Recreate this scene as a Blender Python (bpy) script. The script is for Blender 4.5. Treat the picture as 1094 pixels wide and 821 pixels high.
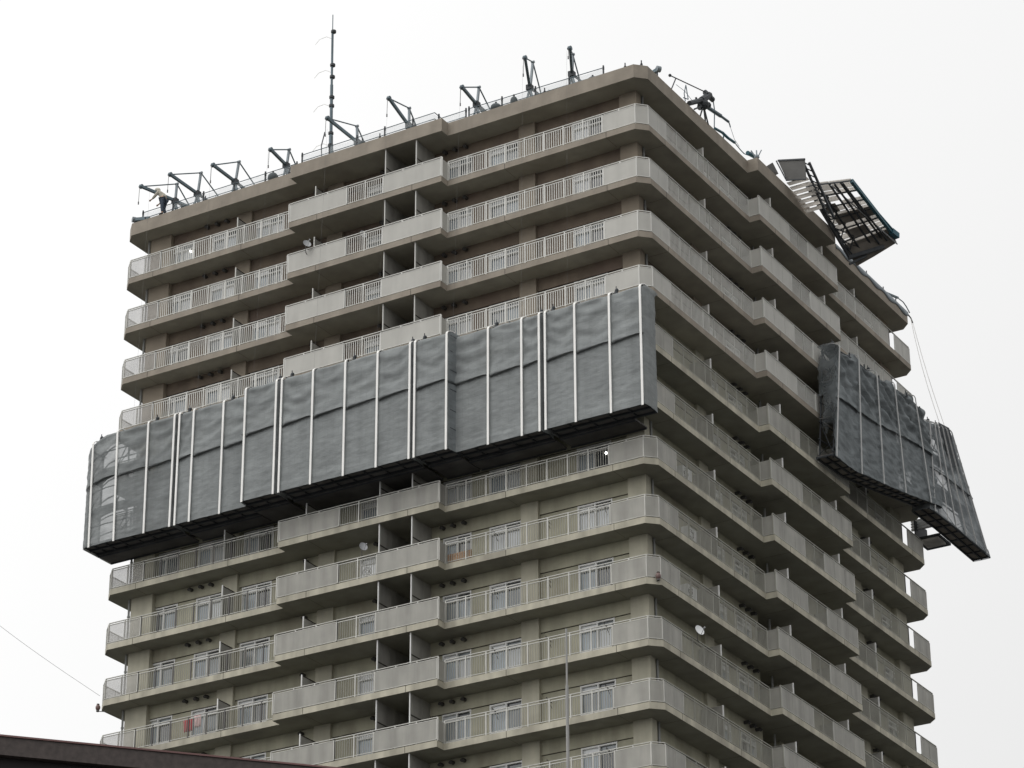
import bpy, bmesh, math, random
from mathutils import Vector, Matrix, noise
random.seed(7)
R = math.radians
Z0 = 75.1                      # height of the roof reference level above the ground
S = bpy.context.scene
for o in list(bpy.data.objects): bpy.data.objects.remove(o)

# ------------------------------------------------------------------ camera
cam_d = bpy.data.cameras.new('camera'); cam = bpy.data.objects.new('camera', cam_d)
S.collection.objects.link(cam); S.camera = cam
yaw, pitch, roll = -0.5399, 0.4539, -0.0041
fwd = Vector((math.sin(yaw)*math.cos(pitch), math.cos(yaw)*math.cos(pitch), math.sin(pitch)))
rgt = Vector((math.cos(yaw), -math.sin(yaw), 0)); up = rgt.cross(fwd)
r2 = math.cos(roll)*rgt + math.sin(roll)*up; u2 = -math.sin(roll)*rgt + math.cos(roll)*up
M = Matrix((r2, u2, -fwd)).transposed().to_4x4(); M.translation = Vector((55.171, -103.897, -73.49+Z0))
cam.matrix_world = M
cam_d.sensor_width = 36; cam_d.lens = 3.1943*1000/1094*36
cam_d.clip_start = 0.5; cam_d.clip_end = 6000

# ------------------------------------------------------------------ world and sun
W = bpy.data.worlds.new('World'); S.world = W; W.use_nodes = True
nt = W.node_tree; nt.nodes.clear()
def N(t, **k):
    n = nt.nodes.new(t)
    for a, b in k.items(): setattr(n, a, b)
    return n
out = N('ShaderNodeOutputWorld'); bg = N('ShaderNodeBackground')
SUN_EL, SUN_AZ = R(52), R(205)          # azimuth clockwise from +Y
sky = N('ShaderNodeTexSky', sky_type='NISHITA'); sky.sun_disc = False
sky.sun_elevation = SUN_EL; sky.sun_rotation = SUN_AZ; sky.dust_density = 4
hsv = N('ShaderNodeHueSaturation'); hsv.inputs['Saturation'].default_value = 0.12
nt.links.new(sky.outputs[0], hsv.inputs['Color'])
# overcast deck: even pale cloud, a little brighter on the side the sun is behind
tc = N('ShaderNodeTexCoord')
dot = N('ShaderNodeVectorMath', operation='DOT_PRODUCT'); dot.inputs[1].default_value = Vector((-0.55, -0.62, 0.56)).normalized()
nt.links.new(tc.outputs['Generated'], dot.inputs[0])
mr = N('ShaderNodeMapRange'); mr.inputs[1].default_value = -1; mr.inputs[2].default_value = 1
mr.inputs[3].default_value = 4.0; mr.inputs[4].default_value = 15.6
nt.links.new(dot.outputs['Value'], mr.inputs[0])
nz = N('ShaderNodeTexNoise'); nz.inputs['Scale'].default_value = 2.2; nz.inputs['Detail'].default_value = 5
nt.links.new(tc.outputs['Generated'], nz.inputs['Vector'])
mz = N('ShaderNodeMapRange'); mz.inputs[3].default_value = 0.95; mz.inputs[4].default_value = 1.05
nt.links.new(nz.outputs[0], mz.inputs[0])
mul = N('ShaderNodeMath', operation='MULTIPLY'); nt.links.new(mr.outputs[0], mul.inputs[0]); nt.links.new(mz.outputs[0], mul.inputs[1])
cc = N('ShaderNodeCombineXYZ'); 
for i, f in enumerate((1.0, 1.0, 0.998)):
    m_ = N('ShaderNodeMath', operation='MULTIPLY'); m_.inputs[1].default_value = f
    nt.links.new(mul.outputs[0], m_.inputs[0]); nt.links.new(m_.outputs[0], cc.inputs[i])
mx = N('ShaderNodeMix', data_type='RGBA'); mx.inputs[0].default_value = 0.93
nt.links.new(hsv.outputs[0], mx.inputs[6]); nt.links.new(cc.outputs[0], mx.inputs[7])
nt.links.new(mx.outputs[2], bg.inputs['Color']); bg.inputs['Strength'].default_value = 0.1
nt.links.new(bg.outputs[0], out.inputs[0])
sd = bpy.data.lights.new('sun', 'SUN'); sun = bpy.data.objects.new('sun', sd); S.collection.objects.link(sun)
sd.energy = 0.6; sd.angle = R(40); sd.color = (1, 0.97, 0.93)
sdir = Vector((math.sin(SUN_AZ)*math.cos(SUN_EL), math.cos(SUN_AZ)*math.cos(SUN_EL), math.sin(SUN_EL)))
sun.rotation_euler = sdir.to_track_quat('Z', 'Y').to_euler()
S.view_settings.view_transform = 'Standard'; S.view_settings.look = 'None'
S.view_settings.gamma = 1; S.view_settings.use_curve_mapping = False
S.view_settings.exposure = 0.0
S.render.engine = 'CYCLES'; S.cycles.max_bounces = 6; S.cycles.transparent_max_bounces = 12

# ------------------------------------------------------------------ materials
def mat(name, col, rough=0.8, metal=0.0, var=0.12, streak=0.0, scale=1.2, dirt=None, alpha=1.0, transl=0.0, bump=0.0, spec=0.35, emit=None, mesh=0.0, folds=0.0):
    m = bpy.data.materials.new(name); m.use_nodes = True; n = m.node_tree; b = n.nodes['Principled BSDF']
    L = n.links.new
    b.inputs['Roughness'].default_value = rough; b.inputs['Metallic'].default_value = metal
    b.inputs['Specular IOR Level'].default_value = spec
    geo = n.nodes.new('ShaderNodeNewGeometry')
    def ns(sc, vec=(1,1,1), det=4):
        mp = n.nodes.new('ShaderNodeMapping'); mp.inputs['Scale'].default_value = vec
        L(geo.outputs['Position'], mp.inputs['Vector'])
        t = n.nodes.new('ShaderNodeTexNoise'); t.inputs['Scale'].default_value = sc; t.inputs['Detail'].default_value = det
        L(mp.outputs[0], t.inputs['Vector']); return t.outputs[0]
    def rng(src, a, c, lo=0.3, hi=0.7):
        q = n.nodes.new('ShaderNodeMapRange'); q.inputs[1].default_value = lo; q.inputs[2].default_value = hi
        q.inputs[3].default_value = a; q.inputs[4].default_value = c; L(src, q.inputs[0]); return q.outputs[0]
    f = rng(ns(scale), 1-var, 1+var)
    if streak:
        g = rng(ns(1.0, (1.9, 1.9, 0.22), 6), 1-streak, 1+streak*0.4, 0.3, 0.62)
        k = n.nodes.new('ShaderNodeMath'); k.operation = 'MULTIPLY'; L(f, k.inputs[0]); L(g, k.inputs[1]); f = k.outputs[0]
    vm = n.nodes.new('ShaderNodeVectorMath'); vm.operation = 'SCALE'; vm.inputs[0].default_value = col; L(f, vm.inputs['Scale'])
    src = vm.outputs[0]
    if dirt:
        x = n.nodes.new('ShaderNodeMix'); x.data_type = 'RGBA'
        L(rng(ns(0.55, (1, 1, .6), 8), 0, dirt[1], 0.52, 0.7), x.inputs[0]); L(src, x.inputs[6]); x.inputs[7].default_value = (*dirt[0], 1); src = x.outputs[2]
    L(src, b.inputs['Base Color'])
    if bump:
        bp = n.nodes.new('ShaderNodeBump'); bp.inputs['Strength'].default_value = bump; bp.inputs['Distance'].default_value = 0.02
        L(ns(9), bp.inputs['Height']); L(bp.outputs[0], b.inputs['Normal'])
    if folds:   # fine creases and the seams of the woven sheet
        bp = n.nodes.new('ShaderNodeBump'); bp.inputs['Strength'].default_value = folds; bp.inputs['Distance'].default_value = 0.10
        a_ = ns(2.4, (1,1,1.8), 8); br = n.nodes.new('ShaderNodeTexBrick'); br.inputs['Scale'].default_value = 1.0; br.inputs['Mortar Size'].default_value = .012
        br.inputs['Color1'].default_value = (1,1,1,1); br.inputs['Color2'].default_value = (.93,.93,.93,1); br.inputs['Mortar'].default_value = (.7,.7,.7,1); br.inputs['Row Height'].default_value = .45; br.inputs['Brick Width'].default_value = .6
        sx = n.nodes.new('ShaderNodeSeparateXYZ'); L(geo.outputs['Position'], sx.inputs[0]); ad = n.nodes.new('ShaderNodeMath'); L(sx.outputs[0], ad.inputs[0]); L(sx.outputs[1], ad.inputs[1])
        cb = n.nodes.new('ShaderNodeCombineXYZ'); L(ad.outputs[0], cb.inputs[0]); L(sx.outputs[2], cb.inputs[1]); L(cb.outputs[0], br.inputs['Vector'])
        L(a_, bp.inputs['Height']); L(bp.outputs[0], b.inputs['Normal'])
        q = n.nodes.new('ShaderNodeMix'); q.data_type = 'RGBA'; q.blend_type = 'MULTIPLY'; q.inputs[0].default_value = .35; L(src, q.inputs[6]); L(br.outputs[0], q.inputs[7]); src = q.outputs[2]; L(src, b.inputs['Base Color'])
    if emit: b.inputs['Emission Color'].default_value = (*emit[0], 1); b.inputs['Emission Strength'].default_value = emit[1]
    o = n.nodes['Material Output']; sh = b.outputs[0]
    if transl:
        t = n.nodes.new('ShaderNodeBsdfTranslucent'); L(src, t.inputs['Color'])
        x = n.nodes.new('ShaderNodeMixShader'); x.inputs[0].default_value = transl; L(sh, x.inputs[1]); L(t.outputs[0], x.inputs[2]); sh = x.outputs[0]
    if alpha < 1:
        t = n.nodes.new('ShaderNodeBsdfTransparent')
        x = n.nodes.new('ShaderNodeMixShader'); x.inputs[0].default_value = alpha; L(t.outputs[0], x.inputs[1]); L(sh, x.inputs[2]); sh = x.outputs[0]
        if mesh:   # woven sheet: fewer gaps where it hangs in folds
            L(rng(ns(0.9), alpha-mesh, min(1, alpha+mesh)), x.inputs[0])
    L(sh, o.inputs[0])
    return m
MT = dict(
 fas_u=mat('painted_concrete_taupe', (.285,.25,.205), streak=.10, dirt=((.2,.17,.14),.5)),
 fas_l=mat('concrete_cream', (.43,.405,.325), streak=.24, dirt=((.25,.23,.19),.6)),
 sof_u=mat('soffit_paint_hazed', (.36,.34,.28), streak=0, dirt=((.24,.22,.18),.4)), sof_l=mat('soffit_paint', (.27,.262,.215), streak=0, dirt=((.15,.14,.12),.5)),  # upper soffit colour is lightened to stand in for haze
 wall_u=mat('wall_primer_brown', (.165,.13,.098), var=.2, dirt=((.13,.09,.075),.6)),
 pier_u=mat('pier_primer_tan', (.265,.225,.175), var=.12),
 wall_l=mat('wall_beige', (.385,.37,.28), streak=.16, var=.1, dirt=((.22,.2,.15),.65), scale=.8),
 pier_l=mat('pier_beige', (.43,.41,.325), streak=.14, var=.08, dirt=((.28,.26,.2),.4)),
 pan_u=mat('panel_new', (.545,.535,.495), rough=.5, var=.05, streak=.07, alpha=.93, transl=.15),
 pan_l=mat('panel_old', (.43,.42,.382), rough=.5, var=.08, streak=.2, alpha=.88, transl=.2),
 pan_r=mat('panel_far_end', (.55,.54,.52), rough=.5, var=.1, streak=.15, alpha=.4, transl=.4),
 bar_u=mat('railing_white', (.60,.595,.56), rough=.5, var=.05),
 bar_l=mat('railing_aged', (.47,.465,.43), rough=.5, metal=0.2, var=.1),
 bar_m=mat('railing_bars_aged', (.32,.315,.275), rough=.5, var=.1),
 bar_d=mat('railing_post_dark', (.10,.095,.09), rough=.5),
 frame=mat('window_frame_white', (.72,.72,.70), rough=.4, var=.05),
 cur1=mat('curtain_white', (.47,.49,.50), rough=.3, var=.1, streak=.15, spec=.8),
 cur2=mat('curtain_grey', (.27,.31,.34), rough=.3, var=.15, streak=.3, spec=.8),
 cur3=mat('curtain_dim', (.16,.18,.19), rough=.2, var=.2, streak=.3, spec=.9),
 glass=mat('glass_dark', (.05,.055,.06), rough=.08, var=.2, spec=1.0),
 dark=mat('joint_dark', (.045,.04,.035)),
 vent=mat('vent_hood_dark', (.06,.058,.055), rough=.6),
 pipe=mat('downpipe_grey', (.27,.275,.265), rough=.5, var=.1),
 soot=mat('divider_grey', (.36,.35,.32), rough=.6, streak=.2, alpha=.96, transl=.2),
 cloth=mat('mesh_sheet_grey', (.295,.312,.312), rough=.9, var=.09, streak=.10, alpha=.91, transl=.12, bump=.25, folds=.5, spec=.1, mesh=.05),
 cloth_e=mat('mesh_sheet_open', (.295,.312,.312), rough=.9, var=.09, streak=.1, alpha=.80, transl=.2, folds=.5, spec=.1, mesh=.10),
 cloth_s=mat('mesh_sheet_shredded', (.16,.175,.18), rough=.9, var=.2, streak=.2, alpha=.5, transl=.1, spec=.1, mesh=.35),
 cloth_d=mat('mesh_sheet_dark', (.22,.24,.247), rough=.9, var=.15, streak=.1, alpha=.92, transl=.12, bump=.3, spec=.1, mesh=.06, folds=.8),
 strap=mat('strap_white', (.88,.87,.84), rough=.7, var=.05),
 strap_g=mat('strap_greyed', (.50,.50,.49), rough=.7, var=.1),
 steel=mat('steel_bluegrey', (.11,.145,.165), rough=.5, metal=.3, var=.2),
 steel_l=mat('steel_pale', (.22,.25,.27), rough=.5, metal=.3, var=.2),
 steel_d=mat('steel_dark', (.045,.05,.055), rough=.6, var=.3),
 teal=mat('tube_teal', (.03,.10,.13), rough=.5, var=.2),
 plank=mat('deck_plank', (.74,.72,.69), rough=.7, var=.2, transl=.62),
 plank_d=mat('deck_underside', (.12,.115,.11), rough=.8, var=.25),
 net=mat('fence_net', (.60,.64,.66), rough=.9, alpha=.30, transl=.4, var=.1),
 white=mat('white_paint', (.72,.73,.73), rough=.4, var=.04),
 grey=mat('grey_paint', (.40,.41,.42), rough=.5, var=.08),
 bamboo=mat('reed_screen', (.42,.27,.17), rough=.9, streak=.3),
 red=mat('red_towel', (.40,.07,.08), rough=.95, streak=.3),
 pink=mat('pink_towel', (.60,.42,.42), rough=.95),
 roofm=mat('roof_metal_brown', (.060,.048,.044), rough=.6, var=.25, scale=14, bump=.2),
 roofe=mat('roof_edge_trim', (.16,.085,.08), rough=.5, var=.1),
 black=mat('eave_black', (.018,.016,.016), rough=.8),
 stucco=mat('annex_wall', (.35,.33,.30)),
 asph=mat('asphalt', (.06,.06,.06), scale=.3, var=.3, bump=.3),
 lampred=mat('beacon_glass', (.17,.11,.10), rough=.3),
 lit=mat('lit_lamp', (1,1,1), emit=((1,.98,.92), 8)),
 skin=mat('skin', (.45,.30,.22)), shirt=mat('work_jacket', (.46,.43,.36)), trou=mat('work_trousers', (.05,.065,.09)), helm=mat('helmet', (.65,.63,.55)),
 boot=mat('boots', (.03,.03,.03)), bag=mat('ballast_bag', (.10,.115,.12)), orange=mat('rubber_cap', (.10,.10,.10)),
 wire=mat('wire', (.16,.16,.16)), wire_p=mat('rope_pale', (.8,.78,.75)),
 plank_b=mat('deck_underside_brown', (.20,.18,.155), rough=.8, var=.3), recess_shade=mat('recess_painted_shade', (.13,.12,.10), var=.3, streak=.3), bboard=mat('grey_board', (.125,.123,.118), var=.15), cloth_t=mat('mesh_sheet_torn', (.25,.27,.28), rough=.9, var=.15, streak=.1, alpha=.8, transl=.2, bump=.3, spec=.1, mesh=.15),
)

# ------------------------------------------------------------------ helpers
ORG = {}                                   # world origin of every object (for parenting)
class MB:
    def __init__(s): s.v=[]; s.f=[]; s.m=[]
    def add(s, vs, fs, mi=0):
        o = len(s.v); s.v += [tuple(v) for v in vs]; s.f += [tuple(i+o for i in f) for f in fs]; s.m += [mi]*len(fs); return s
    def box(s, a, b, mi=0):
        x0,x1 = sorted((a[0],b[0])); y0,y1 = sorted((a[1],b[1])); z0,z1 = sorted((a[2],b[2]))
        return s.add([(x0,y0,z0),(x1,y0,z0),(x1,y1,z0),(x0,y1,z0),(x0,y0,z1),(x1,y0,z1),(x1,y1,z1),(x0,y1,z1)],
                     [(0,3,2,1),(4,5,6,7),(0,1,5,4),(1,2,6,5),(2,3,7,6),(3,0,4,7)], mi)
    def bar(s, a, b, w, h=None, mi=0, n=4):
        """straight member from a to b, n-sided, w wide and h high"""
        a = Vector(a); b = Vector(b); h = h or w; d = (b-a)
        if d.length < 1e-6: return s
        d.normalize(); q = Vector((0,0,1)) if abs(d.z) < .95 else Vector((1,0,0))
        e1 = d.cross(q).normalized(); e2 = d.cross(e1).normalized(); ring = []
        for P in (a, b):
            for i in range(n):
                t = 2*math.pi*(i+.5)/n; k = 1/math.cos(math.pi/n) if n == 4 else 1
                ring.append(P + e1*math.cos(t)*w/2*k + e2*math.sin(t)*h/2*k)
        fs = [(i, (i+1)%n, n+(i+1)%n, n+i) for i in range(n)] + [tuple(range(n-1,-1,-1)), tuple(range(n, 2*n))]
        return s.add(ring, fs, mi)
    def tube(s, pts, r, n=6, mi=0):
        for i in range(len(pts)-1): s.bar(pts[i], pts[i+1], 2*r, 2*r, mi, n)
        return s
    def prism(s, poly, z0, z1, mi=0, side=None):
        n = len(poly); vs = [(x,y,z0) for x,y in poly]+[(x,y,z1) for x,y in poly]
        s.add(vs, [tuple(range(n-1,-1,-1)), tuple(range(n,2*n))], mi)
        return s.add(vs, [(i,(i+1)%n,n+(i+1)%n,n+i) for i in range(n)], mi if side is None else side)
    def ball(s, c, r, mi=0, sc=(1,1,1), n=10):
        vs=[]; fs=[]; m=n//2+1
        for j in range(m+1):
            p = math.pi*j/m
            for i in range(n):
                t = 2*math.pi*i/n; vs.append((c[0]+r*sc[0]*math.sin(p)*math.cos(t), c[1]+r*sc[1]*math.sin(p)*math.sin(t), c[2]+r*sc[2]*math.cos(p)))
        for j in range(m):
            for i in range(n): fs.append((j*n+i, (j+1)*n+i, (j+1)*n+(i+1)%n, j*n+(i+1)%n))
        return s.add(vs, fs, mi)
    def build(s, name, mats, parent=None, org=None, smooth=False, data_only=False):
        """vertices are in reference coordinates (roof level = 0); org = object's own origin in them"""
        if parent is not None and org is None: org = ORG[parent.name]
        org = Vector(org if org is not None else (0,0,0))
        me = bpy.data.meshes.new(name); me.from_pydata([tuple(Vector(v)-org) for v in s.v], [], s.f)
        if not isinstance(mats, (list,tuple)): mats = [mats]
        for m in mats: me.materials.append(m)
        me.polygons.foreach_set('material_index', s.m)
        if smooth: me.polygons.foreach_set('use_smooth', [True]*len(s.f))
        bm = bmesh.new(); bm.from_mesh(me); bmesh.ops.recalc_face_normals(bm, faces=bm.faces); bm.to_mesh(me); bm.free()
        me.update()
        if data_only: return me
        return link(name, me, parent, org)
def link(name, me, parent, org, loc=None):
    o = bpy.data.objects.new(name, me); S.collection.objects.link(o)
    if parent is not None:
        o.parent = parent; o.location = Vector(org)-Vector(ORG[parent.name]) if loc is None else loc
    else: o.location = Vector(org)+Vector((0,0,Z0))
    ORG[o.name] = tuple(org); return o
def thing(name, label, cat, org, group=None):
    o = bpy.data.objects.new(name, None); S.collection.objects.link(o); o.location = Vector(org)+Vector((0,0,Z0)); ORG[o.name] = tuple(org)
    o.empty_display_size = .5; o['label'] = label; o['category'] = cat
    if group: o['group'] = group
    return o
def tag(o, label, cat, group=None):
    o['label'] = label; o['category'] = cat
    if group: o['group'] = group
    return o

# ------------------------------------------------------------------ ground
g = MB(); g.add([(-3000,-3000,-Z0),(3000,-3000,-Z0),(3000,3000,-Z0),(-3000,3000,-Z0)], [(0,1,2,3)])
go = g.build('ground', MT['asph']); go['kind'] = 'structure'

# ------------------------------------------------------------------ tower
c, a1, a2, WD, e = .485, 10.6, 19.35, 30.0, .56
H, ST, RL = 2.8, .294, 1.08
tower = thing('apartment_tower', 'high concrete apartment tower with balconies round every storey, brown upper storeys and beige lower ones', 'apartment building', (-15, 15, -Z0))
def F(side, u, d, z):
    return {'L':(-u,d,z), 'R':(-d,u,z), 'B':(-u,WD-d,z), 'K':(-WD+d,u,z)}[side]
def outline(off=0.0):
    """plan of a balcony slab, off = inset"""
    cc_ = c + off*.41; o_ = off
    half = [(-cc_,0+o_),(-a1+0-o_*1,0+o_),(-a1-o_,-e+o_),(-a2+o_,-e+o_),(-a2+o_,o_),(-(WD-cc_),o_)]
    pts = list(half); pts[1] = (-a1-o_, o_)
    west = [(-WD+o_,cc_),(-WD+o_,a1+o_),(-WD-e+o_,a1+o_),(-WD-e+o_,a2-o_),(-WD+o_,a2-o_),(-WD+o_,WD-cc_)]
    back = [(-(WD-cc_),WD-o_),(-a2+o_,WD-o_),(-a2+o_,WD+e-o_),(-a1-o_,WD+e-o_),(-a1-o_,WD-o_),(-cc_,WD-o_)]
    east = [(-o_,WD-cc_),(-o_,a2-o_),(e-o_,a2-o_),(e-o_,a1+o_),(-o_,a1+o_),(-o_,cc_)]
    return pts+west+back+east
NS = 26
def zone(k): return 'u' if k <= 4 else 'l'
# slab: fascia + soffit, expansion joints
JU = (2.0, 7.45, 12.25, 17.7, 22.6, 28.0)
def slab_mesh(z):
    b = MB(); b.prism(outline(), -ST, 0, 1, side=0)
    for sd in 'LR':
        for u in JU:
            d = -e if a1 < u < a2 else 0
            b.box(F(sd,u-.012,d-.003,-ST-.002), F(sd,u+.012,d+.02,-.001), 2)
            b.box(F(sd,u-.006,d+.03,-ST-.003), F(sd,u+.006,1.0,-ST+.01), 2)
    # drip groove along the front of the soffit
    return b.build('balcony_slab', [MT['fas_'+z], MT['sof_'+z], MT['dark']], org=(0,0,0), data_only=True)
slabs = {z: slab_mesh(z) for z in 'ul'}
def bars(sd, z):
    b = MB(); w = .034 if z == 'u' else .022; pw = .03 if sd == 'L' else .018
    for (u0,u1,d) in ((.485,2.2,0),(2.2,10.6,0),(10.6,13.9,-e),(13.9,16.0,-e),(16.0,19.4,-e),(19.4,27.6 if sd=='L' else 26.95,0),(27.6 if sd=='L' else 26.95,29.5,0)):
        dd = d+.07
        b.box(F(sd,u0,dd-.03,RL-.035), F(sd,u1,dd+.03,RL), 0)
        solid = (u0,u1) in ((.485,2.2),(10.6,13.9),(16.0,19.4),(27.6,29.5),(26.95,29.5))
        n = max(1, round((u1-u0)/1.09))
        for i in range(n+1):
            u = u0+(u1-u0)*i/n; b.box(F(sd,u-pw,dd-.025,0), F(sd,u+pw,dd+.025,RL-.03), 2 if (z == 'l' and u0 > 19 and not solid and sd == 'L') else 0)
        if not solid:
            b.box(F(sd,u0,dd-.02,.93), F(sd,u1,dd+.02,.965), 0); b.box(F(sd,u0,dd-.02,.07), F(sd,u1,dd+.02,.10), 0)
            m = round((u1-u0)/.121)
            for i in range(m):
                u = u0+(u1-u0)*(i+.5)/m; b.box(F(sd,u-w/2,dd-.012,.09), F(sd,u+w/2,dd+.012,.94), 1)
    for q,w_ in (((.485,.07),(.07,.485)),) if sd == 'L' else ():
        b.bar((-.485,.07,RL-.018),(-.07,.485,RL-.018),.06,.035,0)
    return b.build('railing', [MT['bar_'+z] if sd == 'L' else MT['bar_l' if z == 'u' else 'bar_m'], MT['bar_u' if z == 'u' else 'bar_m'], MT['bar_'+('u' if z=='u' else 'd')]], org=(0,0,0), data_only=True)
rail = {(s,z): bars(s,z) for s in 'LR' for z in 'ul'}
def plate(b, p, q, z0, z1, t=.03, mi=0, seam=True, po=(1,1)):
    """panel from plan point p to q, with cap strips and seams"""
    b.bar((p[0],p[1],(z0+z1)/2), (q[0],q[1],(z0+z1)/2), z1-z0, t, mi) if False else None
    P = Vector((p[0],p[1],0)); Q = Vector((q[0],q[1],0)); d = (Q-P); L_ = d.length; d.normalize(); nn = Vector((-d.y,d.x,0))*t/2
    A = [P-nn,Q-nn,Q+nn,P+nn]
    b.add([(v.x,v.y,z0) for v in A]+[(v.x,v.y,z1) for v in A], [(0,3,2,1),(4,5,6,7),(0,1,5,4),(1,2,6,5),(2,3,7,6),(3,0,4,7)], mi)
    for zz in (z0, z1):
        b.bar((P.x,P.y,zz),(Q.x,Q.y,zz), .05, .03, 1)
    for v in [v_ for v_,k_ in zip((P,Q),po) if k_]: b.bar((v.x,v.y,z0),(v.x,v.y,z1+.03), .045, .045, 1)
    if seam:
        n = max(1, round(L_/.95))
        for i in range(1,n):
            v = P+d*(L_*(i/n+.02*((i*7)%3-1))); b.bar((v.x,v.y,z0+.01),(v.x,v.y,z1-.01), .022, t+.012, 2)
def panel_set(z):
    m = [MT['pan_'+z], MT['bar_'+z], MT['pan_'+z]]; me = {}
    i = .045
    b = MB(); plate(b,(-2.2,i),(-c,i),.06,.96); plate(b,(-c,i),(-i,c),.06,.96,seam=False,po=(0,0)); plate(b,(-i,c),(-i,2.2),.06,.96); me['corner'] = b
    for sd in 'LR':
        def Q(u,d): return F(sd,u,d,0)[:2]
        b = MB(); plate(b,Q(a1+i,i),Q(a1+i,-e+i),.06,.96,seam=False,po=(1,0)); plate(b,Q(a1+i,-e+i),Q(13.9,-e+i),.06,.96); me[sd+'near'] = b
        b = MB(); plate(b,Q(16.0,-e+i),Q(a2-i,-e+i),.06,.96); plate(b,Q(a2-i,-e+i),Q(a2-i,i),.06,.96,seam=False,po=(0,1)); me[sd+'mid'] = b
        b = MB(); plate(b,Q(27.6,i),Q(WD-c,i),.06,.96)
        plate(b,Q(WD-c,i),Q(WD-i,c),.06,.96,seam=False,po=(0,0)); plate(b,Q(WD-i,c),Q(WD-i,3.2),.06,.96); me[sd+'end'] = b
    out_ = {}
    for k_, b in me.items():
        mm = m if k_ != 'Lend' else [MT['pan_r'], MT['bar_'+z], MT['pan_r']]
        out_[k_] = b.build('balcony_panel', mm, org=(0,0,0), data_only=True)
    return out_
panels = {z: panel_set(z) for z in 'ul'}
WIN = [(2.75,4.5),(7.38,9.05),(10.0,11.5),(14.3,16.0),(20.95,22.65),(23.78,25.3),(26.4,28.05)]
PIER = [(.95,1.85),(6.42,7.3),(17.3,18.2),(22.8,23.7),(28.15,29.05)]
HD = 1.85; ZT = H-ST
def wall_storey(b, z0):
    T = z0+ZT-.001
    for sd in 'LRBK':
        for u0,u1 in PIER:
            if sd == 'R' and u0 < 1: b.box(F(sd,1.5,1.3,z0-.001), F(sd,2.6,2.3,T), 0); b.box(F(sd,1.07,.952,z0), F(sd,1.5,1.2,T), 3); continue  # dark box beside the corner pier paints in the shade of the recess
            b.box(F(sd,u0,1.05,z0-.001), F(sd,u1,2.3 if u0 > 1 or sd != 'L' else 1.49,T), 1)
        segs = []; cur = 1.30
        stops = sorted([(p,'p') for p in PIER]+[(w,'w') for w in WIN]+[((12.1,13.85),'a')])
        for (p0,p1),kd in stops:
            if p0 > cur+.01: segs.append((cur,p0))
            cur = max(cur,p1)
        segs.append((cur,28.7))
        for u0,u1 in segs:
            b.box(F(sd,u0+.002,1.27,z0), F(sd,u1-.002,2.3,z0+HD), 0)
        for u0,u1 in ((1.852,6.418),(7.302,12.1),(13.85,17.298),(18.202,22.798),(23.702,28.148)):
            b.box(F(sd,u0,1.20,z0+HD+.02), F(sd,u1,2.3,T), 0)
            b.box(F(sd,u0,1.235,z0+HD), F(sd,u1,2.28,z0+HD+.02), 2)
            for j in range(1, 4):       # form joints
                u = u0+(u1-u0)*j/4; b.box(F(sd,u-.008,1.198,z0+HD+.03), F(sd,u+.008,1.22,T), 0)
    b.box((-WD+2.25,2.25,z0-.3),(-2.25,WD-2.25,z0+H-.31), 0)
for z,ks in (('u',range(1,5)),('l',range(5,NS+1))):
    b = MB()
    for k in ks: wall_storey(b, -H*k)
    b.build('wall', [MT['wall_'+z], MT['pier_'+z], MT['dark'], MT['recess_shade']], tower)
# windows
def win_mesh(u0,u1,sd='L'):
    b = MB(); d = 1.25; um = (u0+u1)/2; t = .06; y2 = 1.40
    b.box(F(sd,u0,d,.02),F(sd,u0+t,y2,HD)); b.box(F(sd,u1-t,d,.02),F(sd,u1,y2,HD)); b.box(F(sd,um-t/2,d+.004,.02),F(sd,um+t/2,y2,HD))
    for zz,h in ((.02,.05),(.50,.10),(1.48,.07),(HD-.07,.07)): b.box(F(sd,u0+t,d+.01,zz),F(sd,u1-t,y2-.01,zz+h))
    q = (u0*.7+u1*.3) if sd=='L' else (u0*.3+u1*.7)
    return b.build('window', MT['frame'], org=(0,0,0), data_only=True)
def pane_mesh(u0,u1,v,sd='L'):
    b = MB(); um = (u0+u1)/2; y = 1.37
    # materials: 0 white curtain 1 grey curtain 2 dim 3 dark glass 4 white louvre
    combos = [(0,0,4,3),(1,0,4,2),(1,2,4,3),(2,1,0,3),(0,3,4,3),(1,3,4,2)]
    la, ra, tl, tr = combos[v]
    for (x0,x1,z0,z1,mi) in ((um,u1,.03,1.52,la),(u0,um,.03,1.52,ra),(um,u1,1.53,HD,tl),(u0,um,1.53,HD,tr)):
        b.box(F(sd,x0+.002,y,z0),F(sd,x1-.002,y+.03,z1),mi)
    return b.build('pane', [MT['cur1'],MT['cur2'],MT['cur3'],MT['glass'],MT['white']], org=(0,0,0), data_only=True)
WM = {(s,i): win_mesh(*w, sd=s) for s in 'LR' for i,w in enumerate(WIN)}
PM = {(s,i,v): pane_mesh(*w, v, sd=s) for s in 'LR' for i,w in enumerate(WIN) for v in range(6)}
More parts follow.
